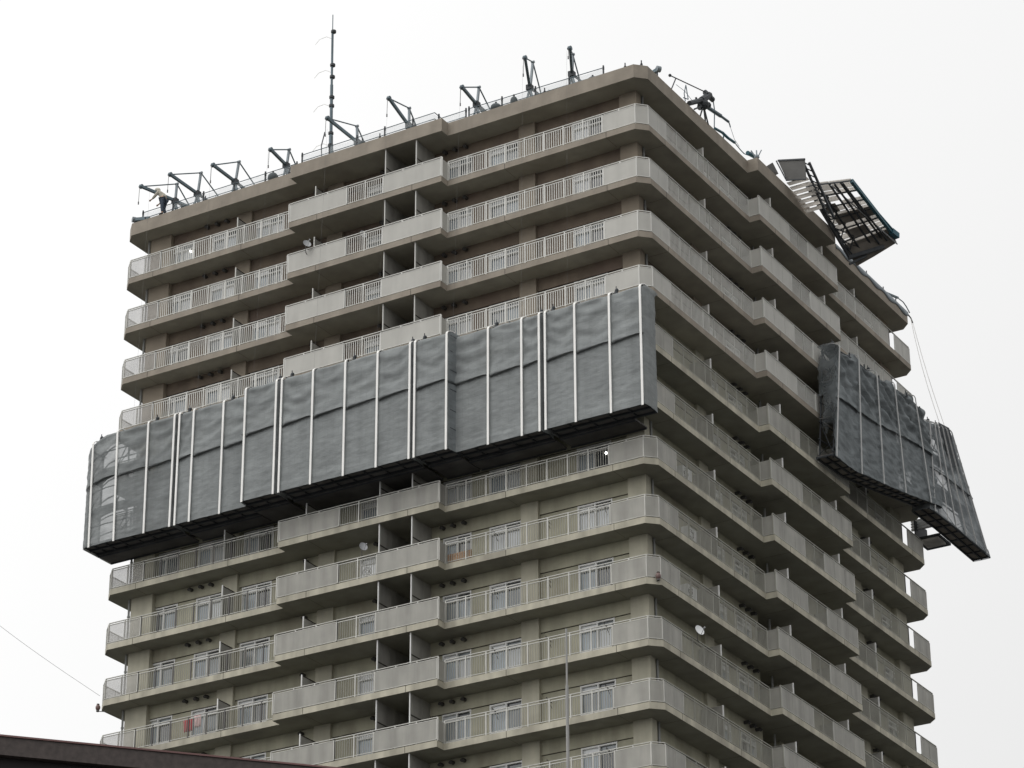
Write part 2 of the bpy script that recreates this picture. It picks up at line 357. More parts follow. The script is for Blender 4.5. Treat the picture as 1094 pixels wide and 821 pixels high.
# wall vents, dividers
def vent_mesh(sd, us):
    b = MB()
    for u in us:
        p = F(sd,u,1.0,2.32); q = F(sd,u,1.22,2.32); b.bar(p,q,.17,.17,0,10)
        p = F(sd,u,.94,2.26); b.bar(p, F(sd,u,1.0,2.32), .19,.16,0,8)
    return b.build('vent', MT['vent'], org=(0,0,0), data_only=True)
VU = (10.27,10.86,11.42,24.32,24.91,25.54,15.0,18.9,19.5)
VM = {(s,i): vent_mesh(s,(u,)) for s in 'LR' for i,u in enumerate(VU)}
def divider(sd, u, full, z):
    b = MB(); d0 = (-e if a1<u<a2 else 0)+.14; h = ZT-.01 if full else 1.66; d1 = 2.2 if full else 1.24
    b.box(F(sd,u-.022,d0-.03,.0),F(sd,u+.022,d0+.03,h), 0)
    if full:
        b.box(F(sd,u-.015,d0+.03,.05),F(sd,u+.015,d1,1.45), 1); b.box(F(sd,u-.02,d0+.03,1.45),F(sd,u+.02,d1,1.52), 2)
        b.box(F(sd,u-.015,d0+.03,1.52),F(sd,u+.015,d1,h-.02), 1)
        for dd in (.55,1.0,1.5): b.box(F(sd,u-.022,dd,.05),F(sd,u+.022,dd+.03,h-.02),1)
    else:
        b.box(F(sd,u-.015,d0+.03,.05),F(sd,u+.015,d1,h-.07), 1); b.box(F(sd,u-.025,d0+.03,h-.07),F(sd,u+.025,d1,h-.02), 1 if sd=='R' else 2)
    return b.build('divider', [MT['bar_u'] if z=='u' else MT['frame'], MT['soot'], MT['dark']], org=(0,0,0), data_only=True)
DV = {('L',i,z): divider('L',u,f,z) for z in 'ul' for i,(u,f) in enumerate(((12.1,1),(13.85,1),(17.9,0),(22.95,0)))}
DV.update({('R',i,z): divider('R',u,f,z) for z in 'ul' for i,(u,f) in enumerate(((6.1,0),(12.1,0),(17.9,0),(22.9,0)))})
def place(name, me, k, lab=None):
    o = link(name, me, tower, (0,0,-H*k))
    if lab: o['label'] = lab
    return o
NV = 12
for k in range(1, NV+1):
    z = zone(k)
    s = place('balcony_slab', slabs[z], k)
    for sd in 'LR':
        r = bpy.data.objects.new('railing', rail[(sd,z)]); S.collection.objects.link(r); r.parent = s
    for nm, me in panels[z].items():
        p_ = bpy.data.objects.new('balcony_panel', me); S.collection.objects.link(p_); p_.parent = s
    for i in range(len(WIN)):
        for sd in ('L','R') if k in (8,9) and i in (0,) else ('L',):
            w = place('window', WM[(sd,i)], k)
            v = random.choice((0,1,2,3,5) if k > 6 else (1,2,4,5,3))
            q = bpy.data.objects.new('pane', PM[(sd,i,v)]); S.collection.objects.link(q); q.parent = w
    for i in range(4): place('divider', DV[('L',i,z)], k); place('divider', DV[('R',i,z)], k)
    for i in range(8): place('vent', VM[('L',i)], k)
# the rest in bulk: windows seen through the side railings, and everything below the frame
def bulk(name, items, mats_of=None):
    b = MB(); mats = []
    for me, k in items:
        off = len(b.v); idx = []
        for m in me.materials:
            if m not in mats: mats.append(m)
            idx.append(mats.index(m))
        b.v += [(v.co.x, v.co.y, v.co.z-H*k) for v in me.vertices]
        for p in me.polygons: b.f.append(tuple(i+off for i in p.vertices)); b.m.append(idx[p.material_index])
    o = b.build(name, mats, tower); o['kind'] = 'stuff'; return o
it = []; ip = []
for k in range(1, NS+1):
    for i in range(len(WIN)):
        for sd in 'LR':
            if sd=='L' and k<=NV: continue
            if sd=='R' and k in (8,9) and i==0: continue
            it.append((WM[(sd,i)],k)); ip.append((PM[(sd,i,random.choice((0,1,2,3,5)))],k))
bw = bulk('window', it+ip)
bulk('vent', [(VM[('R',i)],k) for k in range(1,NS+1) for i in (0,1,2,3,4)])
lo = range(NV+1, NS+1)
bulk('balcony_slab', [(slabs['l'],k) for k in lo]); 
bulk('railing', [(rail[(sd,'l')],k) for k in lo for sd in 'LR'])
bulk('balcony_panel', [(m_,k) for k in lo for m_ in panels['l'].values()])
# roof slab with parapet
b = MB(); o1 = outline(); b.prism(o1, -.33, .03, 1, side=0)
n_ = len(o1); o2 = outline(.22)
vs = [(x,y,.031) for x,y in o1]+[(x,y,.37) for x,y in o1]+[(x,y,.37) for x,y in o2]+[(x,y,.031) for x,y in o2]
fs = []
for i in range(n_):
    j = (i+1)%n_
    for r_ in range(3): fs.append((r_*n_+i, r_*n_+j, (r_+1)*n_+j, (r_+1)*n_+i))
    fs.append((i, 3*n_+i, 3*n_+j, j))
b.add(vs, fs, 0)
b.build('roof_parapet', [MT['fas_u'], MT['sof_u'], MT['dark']], tower)
# downpipes
for (sd,u,d,z0,z1) in (('R',1.72,.98,-Z0,-.34),('L',29.12,1.0,-Z0,-.34),('R',12.9,1.0,-Z0,-.34)):
    b = MB(); x,y,_ = F(sd,u,d,0); b.tube([(x,y,z0),(x,y,z1)], .055, 8)
    for k in range(1,NS+1): b.tube([(x,y,-H*k+1.6),(x,y,-H*k+1.68)], .075, 8)
    b.build('downpipe', MT['pipe'], tower)
# laundry pole brackets on the lower storeys
b0 = MB()
for u in (3.0,5.9,8.6):
    for zz in (1.35,):
        b0.tube([F('L',u,1.24,zz),F('L',u,.75,zz+.12),F('L',u-.05,.68,zz+.02)], .018, 5); b0.tube([F('L',u,1.24,zz-.25),F('L',u,.9,zz+.06)], .014, 5)
brm = b0.build('laundry_bracket', MT['bar_d'], org=(0,0,0), data_only=True)
for k in (8,9,10,11,12): place('laundry_bracket', brm, k)

# ------------------------------------------------------------------ things on the balconies
def dish(org, aim, label, r=.3, col='grey'):
    t = thing('satellite_dish', label, 'satellite dish', org, 'satellite dishes on the balconies'); o = Vector(org)
    aim = Vector(aim).normalized(); q = aim.to_track_quat('Z','Y')
    b = MB(); vs=[]; fs=[]; n=20
    for s_ in (0,1):
        for j in range(5):
            rr = r*j/4
            for i in range(n):
                a = 2*math.pi*i/n; vs.append(o+q@Vector((rr*math.cos(a)*.92, rr*math.sin(a), .28*rr*rr/r-.012*s_)))
    for s_ in (0,1):
        for j in range(4):
            for i in range(n):
                A = s_*5*n; fs.append((A+j*n+i,A+j*n+(i+1)%n,A+(j+1)*n+(i+1)%n,A+(j+1)*n+i))
    b.add(vs, fs); b.build('reflector', MT[col], t, smooth=True)
    b = MB(); f_ = o+q@Vector((0,-.1,.38)); b.tube([o+q@Vector((0,-r,.05)), f_], .012, 6); b.bar(f_-aim*.06, f_+aim*.03, .07,.07,0,8); b.build('feed_arm', MT['grey'], t)
    b = MB(); b.tube([o-aim*.02, o-aim*.12, o-aim*.12+Vector((0,0,-.34)), o-aim*.12+Vector((.0,.12,-.42))], .02, 6); b.build('mount', MT['bar_d'], t)
dish((-18.09,-.78,-4.45), (.85,-.6,.4), 'grey satellite dish hung outside the white panel two storeys below the roof', .22)
dish((-14.8,-.32,-20.78), (.9,-.6,.3), 'pale satellite dish above the railing of the middle balcony, below the wrapped scaffold', .22)
dish((.22,3.35,-26.68), (.95,-.45,.35), 'white satellite dish on the right-hand face railing near the tower corner', .25, 'white')
dish((-15.3,-.1,-4.42), (.9,-.6,.3), 'pale satellite dish behind the white bars of the middle balcony near the roof', .22)
# AC unit behind railing
t = thing('air_conditioner', 'white air conditioner box behind the railing bars under a satellite dish', 'air conditioner', (-14.45,-.1,-22.4))
b = MB(); b.box((-14.85,-.28,-22.32),(-14.05,.02,-21.72)); b.build('casing', MT['white'], t)
b = MB()
for r_ in (.22,.15,.08):
    pts = [(-14.58+r_*math.cos(a/16*2*math.pi),-.285,-22.02+r_*math.sin(a/16*2*math.pi)) for a in range(17)]; b.tube(pts,.008,4)
b.build('fan_grille', MT['bar_d'], t)
b = MB(); b.box((-14.8,-.2,-22.4),(-14.7,0,-22.32)); b.box((-14.2,-.2,-22.4),(-14.1,0,-22.32)); b.build('foot', MT['dark'], t)
for k_,y_,w_ in ((7,3.0,'first storey below'),(8,3.3,'second storey below'),(9,3.1,'third storey below')):
    z_ = -H*k_; t = thing('air_conditioner', 'white air conditioner behind the right-hand railing near the corner, '+w_+' the scaffold base', 'air conditioner', (-.35,y_+.4,z_), 'air conditioners behind the right-hand railings')
    b = MB(); b.box((-.5,y_,z_+.1),(-.14,y_+.85,z_+.72)); b.build('casing', MT['white'], t)
    b = MB()
    for r_ in (.22,.14): b.tube([(-.135,y_+.3+r_*math.cos(a/16*2*math.pi),z_+.41+r_*math.sin(a/16*2*math.pi)) for a in range(17)],.008,4)
    b.build('fan_grille', MT['bar_d'], t)
    for dy in (.08,.7):
        b = MB(); b.box((-.48,y_+dy,z_+.001),(-.16,y_+dy+.08,z_+.1)); b.build('foot', MT['dark'], t)
b = MB()
for i in range(26):
    u = -10.55+i*.048; b.box((u,.13,-22.36),(u+.04,.16,-21.93+.01*math.sin(i*2.3)))
b.box((-10.56,.12,-22.05),(-9.3,.17,-22.03)); b.box((-10.56,.12,-22.28),(-9.3,.17,-22.26))
tag(b.build('reed_screen', MT['bamboo'], org=(-9.9,.15,-22.36)), 'low tan reed screen tied behind the railing bars beside the middle bay', 'reed screen')
def towel(org, w, h, m, lab):
    b = MB(); n=12; vs=[]; fs=[]
    for j in range(7):
        for i in range(n): vs.append((org[0]+w*i/(n-1), org[1]+.04*math.sin(i*1.1+j*.2), org[2]-h*j/6))
    for j in range(6):
        for i in range(n-1): fs.append((j*n+i,j*n+i+1,(j+1)*n+i+1,(j+1)*n+i))
    b.add(vs,fs); o = b.build('towel', MT[m], org=(org[0]+w/2,org[1],org[2]-h), smooth=True)
    md = o.modifiers.new('thick','SOLIDIFY'); md.thickness = .012
    return tag(o, lab, 'towel', 'laundry hung on a lower balcony')
towel((-25.15,.5,-26.85), .55, .62, 'red', 'red towel hung to dry behind the bars of a left-hand balcony')
towel((-24.55,.5,-26.75), .42, .6, 'pink', 'pink towel hung right of the red towel on the same balcony')
# small lamps
def beacon(org, lab, arm, top='lampred'):
    t = thing('corner_lamp', lab, 'lamp', org, 'small lamps at the slab corners'); o = Vector(org)
    b = MB(); b.bar(o, o+Vector((0,0,.06)), .16,.16,0,8); b.tube([o+Vector((0,0,.02)), o+Vector(arm)], .02, 6); b.build('bracket', MT['bar_d'], t)
    b = MB(); b.ball(o+Vector((0,0,.2)), .12, sc=(1,1,1.3)); b.build('lamp_glass', MT[top], t, smooth=True)
    b = MB(); b.bar(o+Vector((0,0,.33)), o+Vector((0,0,.38)), .14,.14,0,8); b.build('lamp_cap', MT['dark'], t)
beacon((-30.0,.2,-25.62), 'small red lamp on a bracket off the far left corner of the tower', (.4,.1,-.05))
beacon((-.05,.27,-25.35), 'small reddish lamp fixed to the slab edge on the near corner of the tower', (-.2,.1,0))
def bulb(org, lab, parent_lab):
    t = thing('balcony_light', lab, 'light', org, 'lit lights on balconies'); o = Vector(org)
    b = MB(); b.ball(o, .055); b.build('bulb', MT['lit'], t, smooth=True)
    b = MB(); b.bar(o+Vector((0,.02,.1)), o+Vector((0,.02,.06)), .1,.1,0,8); b.tube([o+Vector((0,.02,.1)), o+Vector((0,.1,.1)), o+Vector((0,.15,-.02))], .012,5); b.build('holder', MT['bar_d'], t)
bulb((-2.33,.03,-18.95), 'bright white work light on the railing just below the wrapped scaffold, near the corner', '')
bulb((-25.7,.02,-2.30), 'small lit light behind the top left balcony railing', '')

# ------------------------------------------------------------------ wrapped suspended scaffolds
def lerp(a,b,t): return a+(b-a)*t
class Path:
    def __init__(s, pts): 
        s.p = [Vector(p) for p in pts]; s.l = [0]
        for i in range(1,len(s.p)): s.l.append(s.l[-1]+(s.p[i]-s.p[i-1]).length)
    def at(s, t):
        L_ = t*s.l[-1]
        for i in range(1,len(s.p)):
            if L_ <= s.l[i]+1e-6: return s.p[i-1].lerp(s.p[i], (L_-s.l[i-1])/max(1e-6,s.l[i]-s.l[i-1]))
        return s.p[-1].copy()
def wrapped(label, top, bot, inward, depth, straps, m='cloth', wr=1.0, diag=0.0, strap_m='strap', seam=.56, ends=(1,1), seed=0, ragged=False, sw=.1, reach=0):
    """top/bot: matching plan+height polylines of the outer face; inward: unit vector to the wall; straps in 0..1"""
    P, Q = Path(top), Path(bot); inw = Vector(inward)
    org = tuple((Q.at(.5)+inw*depth/2)); t = thing('wrapped_scaffold', label, 'suspended scaffold', org, 'suspended work platforms wrapped in grey mesh')
    nS = max(20, int(P.l[-1]/.075)); rows = []
    # break points so corners of the path stay crisp
    ss = sorted(set([i/nS for i in range(nS+1)]+[l/P.l[-1] for l in P.l]))
    hs = [i/80 for i in range(81)]
    def edges(s_):
        lo_, hi_ = 0., 1.
        for q in straps:
            if q <= s_+1e-6: lo_ = max(lo_, q)
            if q >= s_-1e-6: hi_ = min(hi_, q)
        return lo_, hi_
    Ht = (P.at(.5)-Q.at(.5)).length
    def pt(s_, h, up_side):
        a, bb = P.at(s_), Q.at(s_); base = bb.lerp(a, h)
        lo_, hi_ = edges(s_); w = max(hi_-lo_, 1e-4); q = (s_-lo_)/w; arc = max(0, 4*q*(1-q)); x = s_*P.l[-1]; zz = h*Ht
        ph = seed*3.7
        n1 = noise.noise(Vector((x*.5+ph, zz*.5, 1.3+int(lo_*50)))); n2 = noise.noise(Vector((x*1.3+ph, zz*2.6+x*diag, 4.1+int(lo_*50)))); n3 = noise.noise(Vector((x*2.6, zz*5.5+x*diag*2+ph, 9.2)))
        sag = zz*1.25 + arc*.55 + n1*.9 + x*diag
        upr = max(0, min(1, (h-seam)/.12)); 
        dsp = (.040*math.sin(sag*2*math.pi*.95)*(.35+.65*arc) + .05*n2)*upr*wr + (.018*n3+.03*n1)*wr
        dsp += .03*n2*(1-upr)*wr*.5
        dsp += .022*wr*noise.noise(Vector((x*1.1+zz*.8*(1 if seed%2 else -1)+ph, zz*4.3+arc*1.2, 17.)))*(.5+.5*upr)
        if up_side: dsp += .13*min(1,arc*2.2)*max(0, 1-(h-seam)/.12) if h >= seam-1e-6 else 0
        if up_side and h <= seam+.001: h = seam + .035*(q-.5)*(1 if diag == 0 else -.5); base = bb.lerp(a, h)
        if h < .07: dsp += .02
        dsp *= min(1, (s_-0)/.02+.2) if False else 1
        base = base - inw*dsp
        if h > .94:    # rolls over the top rail
            k = (h-.94)/.06; base = base + inw*(.32*k*k) + Vector((0,0,-.06*k*k + .04*n1))
        if ragged and h > .86: base.z += (.12*noise.noise(Vector((x*.9+ph,2,3)))-.42*arc+.1)*((h-.86)/.14)
        return base
    vs=[]; fs=[]; cols=len(ss)
    hl = [h for h in hs if h < seam-.004]+[seam+.022]; hu = [seam]+[h for h in hs if h > seam+.004]
    for h in hl:
        for s_ in ss: vs.append(pt(s_, h, False))
    for h in hu:
        for s_ in ss: vs.append(pt(s_, h, True))
    # top cover reaching back
    nr = len(hl)+len(hu)
    for kk in (.35,.7,1.0):
        for s_ in ss:
            b_ = pt(s_, 1.0, True); vs.append(b_+inw*((depth-.35)*kk)+Vector((0,0,-.10*math.sin(math.pi*kk*.9)+.04*noise.noise(Vector((s_*P.l[-1]*1.1,kk,seed))))))
    nr += 3
    for r_ in range(nr-1):
        for i in range(cols-1): fs.append((r_*cols+i, r_*cols+i+1, (r_+1)*cols+i+1, (r_+1)*cols+i))
    b = MB(); b.add(vs, fs)
    brk = [l/P.l[-1] for l in P.l]
    for n_f, f_ in enumerate(fs):       # step sides take the darker sheet, painting their shade into the colour
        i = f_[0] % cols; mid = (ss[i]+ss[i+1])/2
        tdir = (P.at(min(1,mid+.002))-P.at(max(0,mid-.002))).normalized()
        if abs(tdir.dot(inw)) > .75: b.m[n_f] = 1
    for en, s_ in zip(ends,(0.,1.)):
        if not en: continue
        g_=[]; nd=7
        for h in hs:
            p0 = pt(s_, h, False)
            for j in range(nd):
                q = j/(nd-1); w_ = .05*noise.noise(Vector((q*3, h*9, seed+s_*5)))*math.sin(math.pi*q)
                dirn = (P.at(1)-P.at(0)).normalized()*(1 if s_ else -1)
                g_.append(p0+inw*(depth*q)+dirn*(w_+.07*math.sin(math.pi*q)))
        off = []
        for r_ in range(len(hs)-1):
            for j in range(nd-1):
                if en == 3 and (r_ < 22+6*noise.noise(Vector((j*1.3,0,5)))*3 or (r_ < 44 and j > 3)): continue
                if en == 2 and (noise.noise(Vector((j*.8,r_*.22,3))) > -.08 or r_ < 14): continue
                off.append((r_*nd+j, r_*nd+j+1, (r_+1)*nd+j+1, (r_+1)*nd+j))
        b.add(g_, off, 1 if en == 3 else 0)
    b.build('mesh_sheet', [MT[m], MT['cloth_s'] if ragged else MT['cloth_d']], t, smooth=True)
    for q in straps:
        so = .10 if wr < 1.3 else .15
        def sp(h): k = max(0,(h-.94)/.06); return Q.at(q).lerp(P.at(q),h)-inw*(so-(.32+so)*k*k)+Vector((0,0,-.05*k*k+.05))
        b = MB(); pts = [Q.at(q)-inw*so-Vector((0,0,.08))]+[sp(h) for h in (0,.25,.5,.75,.9,.94,.96,.98,.99,1)]+[sp(1)+inw*.25]
        for i in range(len(pts)-1): b.bar(pts[i], pts[i+1], *((.035, sw) if abs(inw.y) > .5 and abs((pts[i+1]-pts[i]).normalized().z) > .95 else (sw,.035)), 0, 4)
        b.build('strap', MT[strap_m], t)
    # frame: posts, rails, braces, decks
    b = MB(); nb = max(2, round(P.l[-1]/1.8))
    for i in range(nb+1):
        s_ = min(.985, max(.015, i/nb))
        for dd in (.14, depth-.08):
            b.bar(Q.at(s_)+inw*dd, P.at(s_)+inw*dd-Vector((0,0,.1)), .06,.06)
        for h in (.03,.33,.36,.66,.95):
            b.bar(Q.at(s_).lerp(P.at(s_),h)+inw*.14, Q.at(s_).lerp(P.at(s_),h)+inw*(depth-.08), .05,.05)
        for h in (0.03,.33,.66):
            b.bar(Q.at(s_).lerp(P.at(s_),h)+inw*.14, Q.at(s_).lerp(P.at(s_),h+.29)+inw*(depth-.08), .035,.035)
    segs = [0]+[l/P.l[-1] for l in P.l[1:-1]]+[1]
    for dd in (.14, depth-.08):
        for h in (.18,.33,.5,.66,.82,.95):
            for i in range(len(segs)-1):
                b.bar(Q.at(segs[i]).lerp(P.at(segs[i]),h)+inw*dd, Q.at(segs[i+1]).lerp(P.at(segs[i+1]),h)+inw*dd, .045,.045)
        for i in range(nb):
            for h in (.03,.36,.66):
                s0,s1 = i/nb,(i+1)/nb
                if any(s0 < z_ < s1 for z_ in segs[1:-1]) and wr < 1.3: continue
                b.bar(Q.at(s0).lerp(P.at(s0),h)+inw*dd, Q.at(s1).lerp(P.at(s1),h+.27)+inw*dd, .03,.03)
    b.build('frame', MT['steel_d'], t)
    b = MB()
    for h, tk in ((.345,.05),(.67,.05)):
        for i in range(len(segs)-1):
            A = Q.at(segs[i]).lerp(P.at(segs[i]),h); B_ = Q.at(segs[i+1]).lerp(P.at(segs[i+1]),h)
            b.add([A+inw*.2, B_+inw*.2, B_+inw*(depth-.15), A+inw*(depth-.15)]+[x_+Vector((0,0,tk)) for x_ in (A+inw*.2, B_+inw*.2, B_+inw*(depth-.15), A+inw*(depth-.15))], [(0,3,2,1),(4,5,6,7),(0,1,5,4),(1,2,6,5),(2,3,7,6),(3,0,4,7)])
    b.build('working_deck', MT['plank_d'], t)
    # bottom platform
    b = MB()
    for i in range(len(segs)-1):
        A = Q.at(segs[i]); B_ = Q.at(segs[i+1])
        if abs((B_-A).normalized().dot(inw)) > .7: continue
        q4 = [A+inw*.03, B_+inw*.03, B_+inw*depth, A+inw*depth]
        b.add([x_+Vector((0,0,.11)) for x_ in q4]+[x_+Vector((0,0,.155)) for x_ in q4], [(0,3,2,1),(4,5,6,7),(0,1,5,4),(1,2,6,5),(2,3,7,6),(3,0,4,7)], 0)
        for dd in (.06, depth*.5, depth-.03): b.bar(A+inw*dd+Vector((0,0,.075)), B_+inw*dd+Vector((0,0,.075)), .07,.13, 1)
        n = max(1, round((B_-A).length/.9))
        for j in range(n+1):
            c_ = A.lerp(B_, min(.99,max(.01,j/n))); b.bar(c_+inw*.05+Vector((0,0,.09)), c_+inw*(depth-.02)+Vector((0,0,.09)), .06,.09, 1)
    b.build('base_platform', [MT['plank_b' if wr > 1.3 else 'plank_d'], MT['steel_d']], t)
    if reach:
        b = MB()
        for i in range(len(segs)-1):
            A = Q.at(segs[i]); B_ = Q.at(segs[i+1]); B_.x = min(B_.x, -.75)
            if B_.x-A.x < .3: continue
            y0 = A.y+depth+.02
            b.box((A.x,y0,A.z-.02),(B_.x,y0+.55,A.z+.05),0); b.box((A.x,y0+.57,A.z+.0),(B_.x,reach,A.z+.07),0)
            for yy in (y0+.05,reach-.08): b.bar((A.x,yy,A.z-.05),(B_.x,yy,A.z-.05),.05,.05,1)
        b.build('bridging_deck', [MT['plank_d'], MT['steel_d']], t)
        if Q.at(0).x < -29.5:
            for ya,yb in ((-1.25,-.05),(.03,.93)):
                b = MB(); b.box((-30.33,ya,ZBt-.04),(-30.29,yb,ZBt+.07)); b.build('end_board', MT['white'], t)
    # hoist heads standing at the top behind the straps
    for q in straps[::2] if len(straps) > 3 else straps:
        b = MB(); p_ = P.at(min(.97,max(.03,q+.02)))+inw*(.42); b.bar(p_-Vector((0,0,.1)), p_+Vector((0,0,.12)), .16,.16,0,8); b.bar(p_+Vector((0,0,.1)), p_+Vector((0,0,.34)), .05,.05,0,6); b.ball(p_+Vector((.03,0,.14)), .09); b.build('hoist_head', MT['steel_d'], t)
    return t
ZTp, ZBt = -11.80, -17.78
def left_unit(label, plan, xs, seed, **kw):
    top = [(x,y,ZTp) for x,y in plan]; bot = [(x,y,ZBt) for x,y in plan]
    P = Path(top); st = []
    for x in xs:   # strap positions along the path
        L_ = 0
        for i in range(1,len(plan)):
            x0,x1 = plan[i-1][0],plan[i][0]; sg = (P.p[i]-P.p[i-1]).length
            if x0-1e-6 <= x <= x1+1e-6 and x1-x0 > .3: L_ += sg*(x-x0)/(x1-x0); break
            L_ += sg
        st.append(min(1,max(0,L_/P.l[-1])))
    if xs[0] < -29: top[0] = (*plan[0], ZTp-.62); top[1] = (*plan[1], ZTp-.2)
    wrapped(label, top, bot, (0,1,0), 1.12, st, seed=seed, reach=.95, **kw)
yi, yo = -1.3, -1.86
left_unit('grey mesh wrapped scaffold overhanging the far left corner, its frame showing through', [(-30.27,yi),(-29.88,yi),(-29.3,yi),(-25.05,yi)], (-29.86,-28.37,-26.58,-25.07), 1, m='cloth_e')
left_unit('grey mesh wrapped scaffold, second from the left, with a step in its lower edge', [(-24.79,yi),(-20.72,yi),(-20.66,yo),(-18.72,yo)], (-24.77,-23.93,-22.18,-20.5,-18.74), 2)
left_unit('grey mesh wrapped scaffold in front of the middle bay, with five white straps', [(-18.45,yo),(-11.31,yo)], (-18.43,-16.67,-14.87,-13.09,-11.33), 3)
left_unit('grey mesh wrapped scaffold folded round the step where the middle bay ends', [(-11.08,yo),(-9.32,yo),(-9.24,yi),(-4.83,yi)], (-11.06,-9.36,-7.51,-5.76,-4.85), 4)
left_unit('grey mesh wrapped scaffold at the near corner of the tower', [(-4.56,yi),(.38,yi)], (-4.54,-3.02,-1.26,.30), 5)
# storm-damaged units on the right-hand face
wrapped('dark crumpled mesh scaffold hanging askew on the right-hand face of the tower',
        [(1.6,16.5,-7.45),(1.6,18.8,-7.08),(1.6,20.9,-7.08),(1.6,23.0,-6.8),(1.6,25.5,-6.5),(1.6,26.9,-6.65)],
        [(1.6,15.4,-14.0),(1.6,18.1,-13.85),(1.6,20.9,-13.35),(1.6,23.7,-12.8),(1.6,26.8,-12.15),(1.6,28.5,-11.85)],
        (-1,0,0), .95, [0.0,.215,.415,.62,.865], m='cloth_d', wr=2.6, diag=.9, strap_m='strap_g', seam=.5, seed=8, ragged=True, sw=.075, ends=(3,1))
wrapped('torn mesh scaffold swung out past the far right corner, its foot hanging low',
        [(1.55,27.3,-7.2),(1.55,28.4,-6.9),(1.65,30.2,-6.6)],
        [(1.45,27.2,-12.3),(1.6,30.2,-12.35),(1.9,34.0,-12.75)],
        (-1,0,0), 1.0, [.05,.26,.4,.56,.72,.9], m='cloth_t', wr=1.6, diag=.5, strap_m='strap_g', seam=.45, seed=12, sw=.06)
b = MB(); q4 = [(1.68,28.6,-6.95),(1.72,29.95,-6.75),(1.74,30.9,-8.6),(1.72,30.0,-9.0)]
b.add([(x-.012,y,z) for x,y,z in q4]+[(x+.012,y,z) for x,y,z in q4], [(0,3,2,1),(4,5,6,7),(0,1,5,4),(1,2,6,5),(2,3,7,6),(3,0,4,7)])
tag(b.build('tarpaulin', MT['steel_d'], org=(1.7,29.9,-9.0)), 'dark tarpaulin patch at the top of the torn scaffold at the far right', 'tarpaulin')
# loose end of platform sticking out at the back corner
t = thing('hanging_platform', 'short metal platform end with white ribs sticking out below the torn scaffold', 'platform', (-.4,31.4,-12.4))
b = MB(); b.box((-.9,30.6,-12.35),(.45,32.2,-12.22)); b.box((-.9,30.6,-12.22),(-.84,32.2,-11.2)); b.bar((.45,30.6,-12.3),(.62,31.0,-12.0),.08,.08); b.build('platform_frame', MT['steel_d'], t)
for i in range(4):
    b = MB(); b.box((-1.2,31.0-.1,-11.62+.16*i),(.02,31.05,-11.53+.16*i)); b.build('rib', MT['white'], t)
b = MB(); b.box((-.6,30.62,-12.5),(.4,31.6,-12.38)); b.build('platform_deck', MT['plank'], t)

# ------------------------------------------------------------------ roof davits
def davit(xb, xt, zt, xp, zp, xr, lab, mi='steel', rope=1.0):
    t = thing('roof_davit', lab, 'davit', (xb,.9,.03), 'steel davits along the roof edge')
    tip = Vector((xt,-.6,zt)); piv = Vector((xb,.9,1.55)); rear = piv+(piv-tip)*1.0; rear.z = max(.7, rear.z)
    b = MB(); b.bar(tip, piv.lerp(rear,.02), .12,.14); b.bar(piv, rear, .10,.11); b.build('jib', MT['steel'], t)
    b = MB(); b.bar(tip+Vector((-.07,0,0)), tip+Vector((.07,0,0)), .24,.24,0,12); b.bar(tip+Vector((-.1,-.05,-.03)), tip+Vector((.1,-.05,-.03)), .12,.12,0,8); b.build('pulley', MT['steel'], t)
    b = MB(); pt_ = Vector((xp,.9,zp)); b.bar((xb,.9,1.3), pt_, .10,.10); b.bar(pt_-Vector((.08,0,0)), pt_+Vector((.08,0,0)), .14,.14,0,8); b.build('post', MT['steel_l'], t)
    b = MB(); b.tube([tip, pt_, (xr,2.6+1.6,.35)], .035, 6); b.build('tie_rod', MT['steel'], t)
    for dx,dy in ((-.38,.0),(.38,.0),(0,.75)):
        b = MB(); b.bar(piv, (xb+dx,.9+dy,.03), .075,.075); b.build('leg', MT['steel'], t)
    b = MB(); b.box((xb-.14,.76,1.38),(xb+.14,1.04,1.66)); b.bar((xb+.1,1.3,1.3),(xb+.5,1.5,1.2),.17,.17,0,8); b.box((xb+.15,1.9,1.15),(xb+.4,2.3,1.4)); b.bar((xb,.9,1.5),(xb+.3,1.4,1.25),.06,.06); b.bar((xb+.1,.95,1.5),(xb+.28,2.1,1.28),.06,.06); b.bar((xb,.9,1.45),(xb+.05,.9,.7),.05,.05); b.tube([(xb-.4,.8,.6),(xb+.7,1.0,.85)],.03,6); b.tube([(xb+.45,1.5,1.25),(xb+.62,1.5,1.05),(xb+.8,1.5,1.3),(xb+.7,1.5,1.5)],.022,6); b.build('winch', MT['steel_d'], t)
    if rope:
        p_ = tip+Vector((0,-.14,-.05)); b = MB(); b.tube([p_, p_-Vector((.02,0,rope))], .014, 5); b.bar(p_-Vector((.02,0,rope-.05)), p_-Vector((.02,0,rope+.1)), .07,.07,0,6); b.build('hoist_rope', MT['wire'], t)
names = ['davit nearest the far left corner, over the worker', 'second davit from the left corner, its tie frame open', 'third davit from the left corner', 'davit beside the left edge of the middle bay, above a round ballast ball',
         'davit crossing the antenna mast', 'davit between the antenna mast and the step of the parapet', 'davit just right of the parapet step', 'narrow davit seen end-on with splayed legs', 'tall dark davit nearest the near corner']
D = [(-27.54,-28.56,1.95,-27.48,2.51,-27.5),(-26.14,-26.74,2.1,-25.98,2.71,-25.3),(-23.8,-24.07,1.84,-23.61,2.64,-23.16),(-20.67,-20.55,1.65,-20.53,2.4,-21.0),
     (-16.41,-17.19,2.4,-16.47,2.49,-16.8),(-13.41,-13.6,2.39,-13.41,2.55,-13.9),(-9.55,-9.43,1.68,-9.42,2.47,-9.5),(-6.58,-5.94,2.18,-6.4,2.9,-7.2),(-4.27,-3.5,1.9,-4.2,2.6,-5.0)]
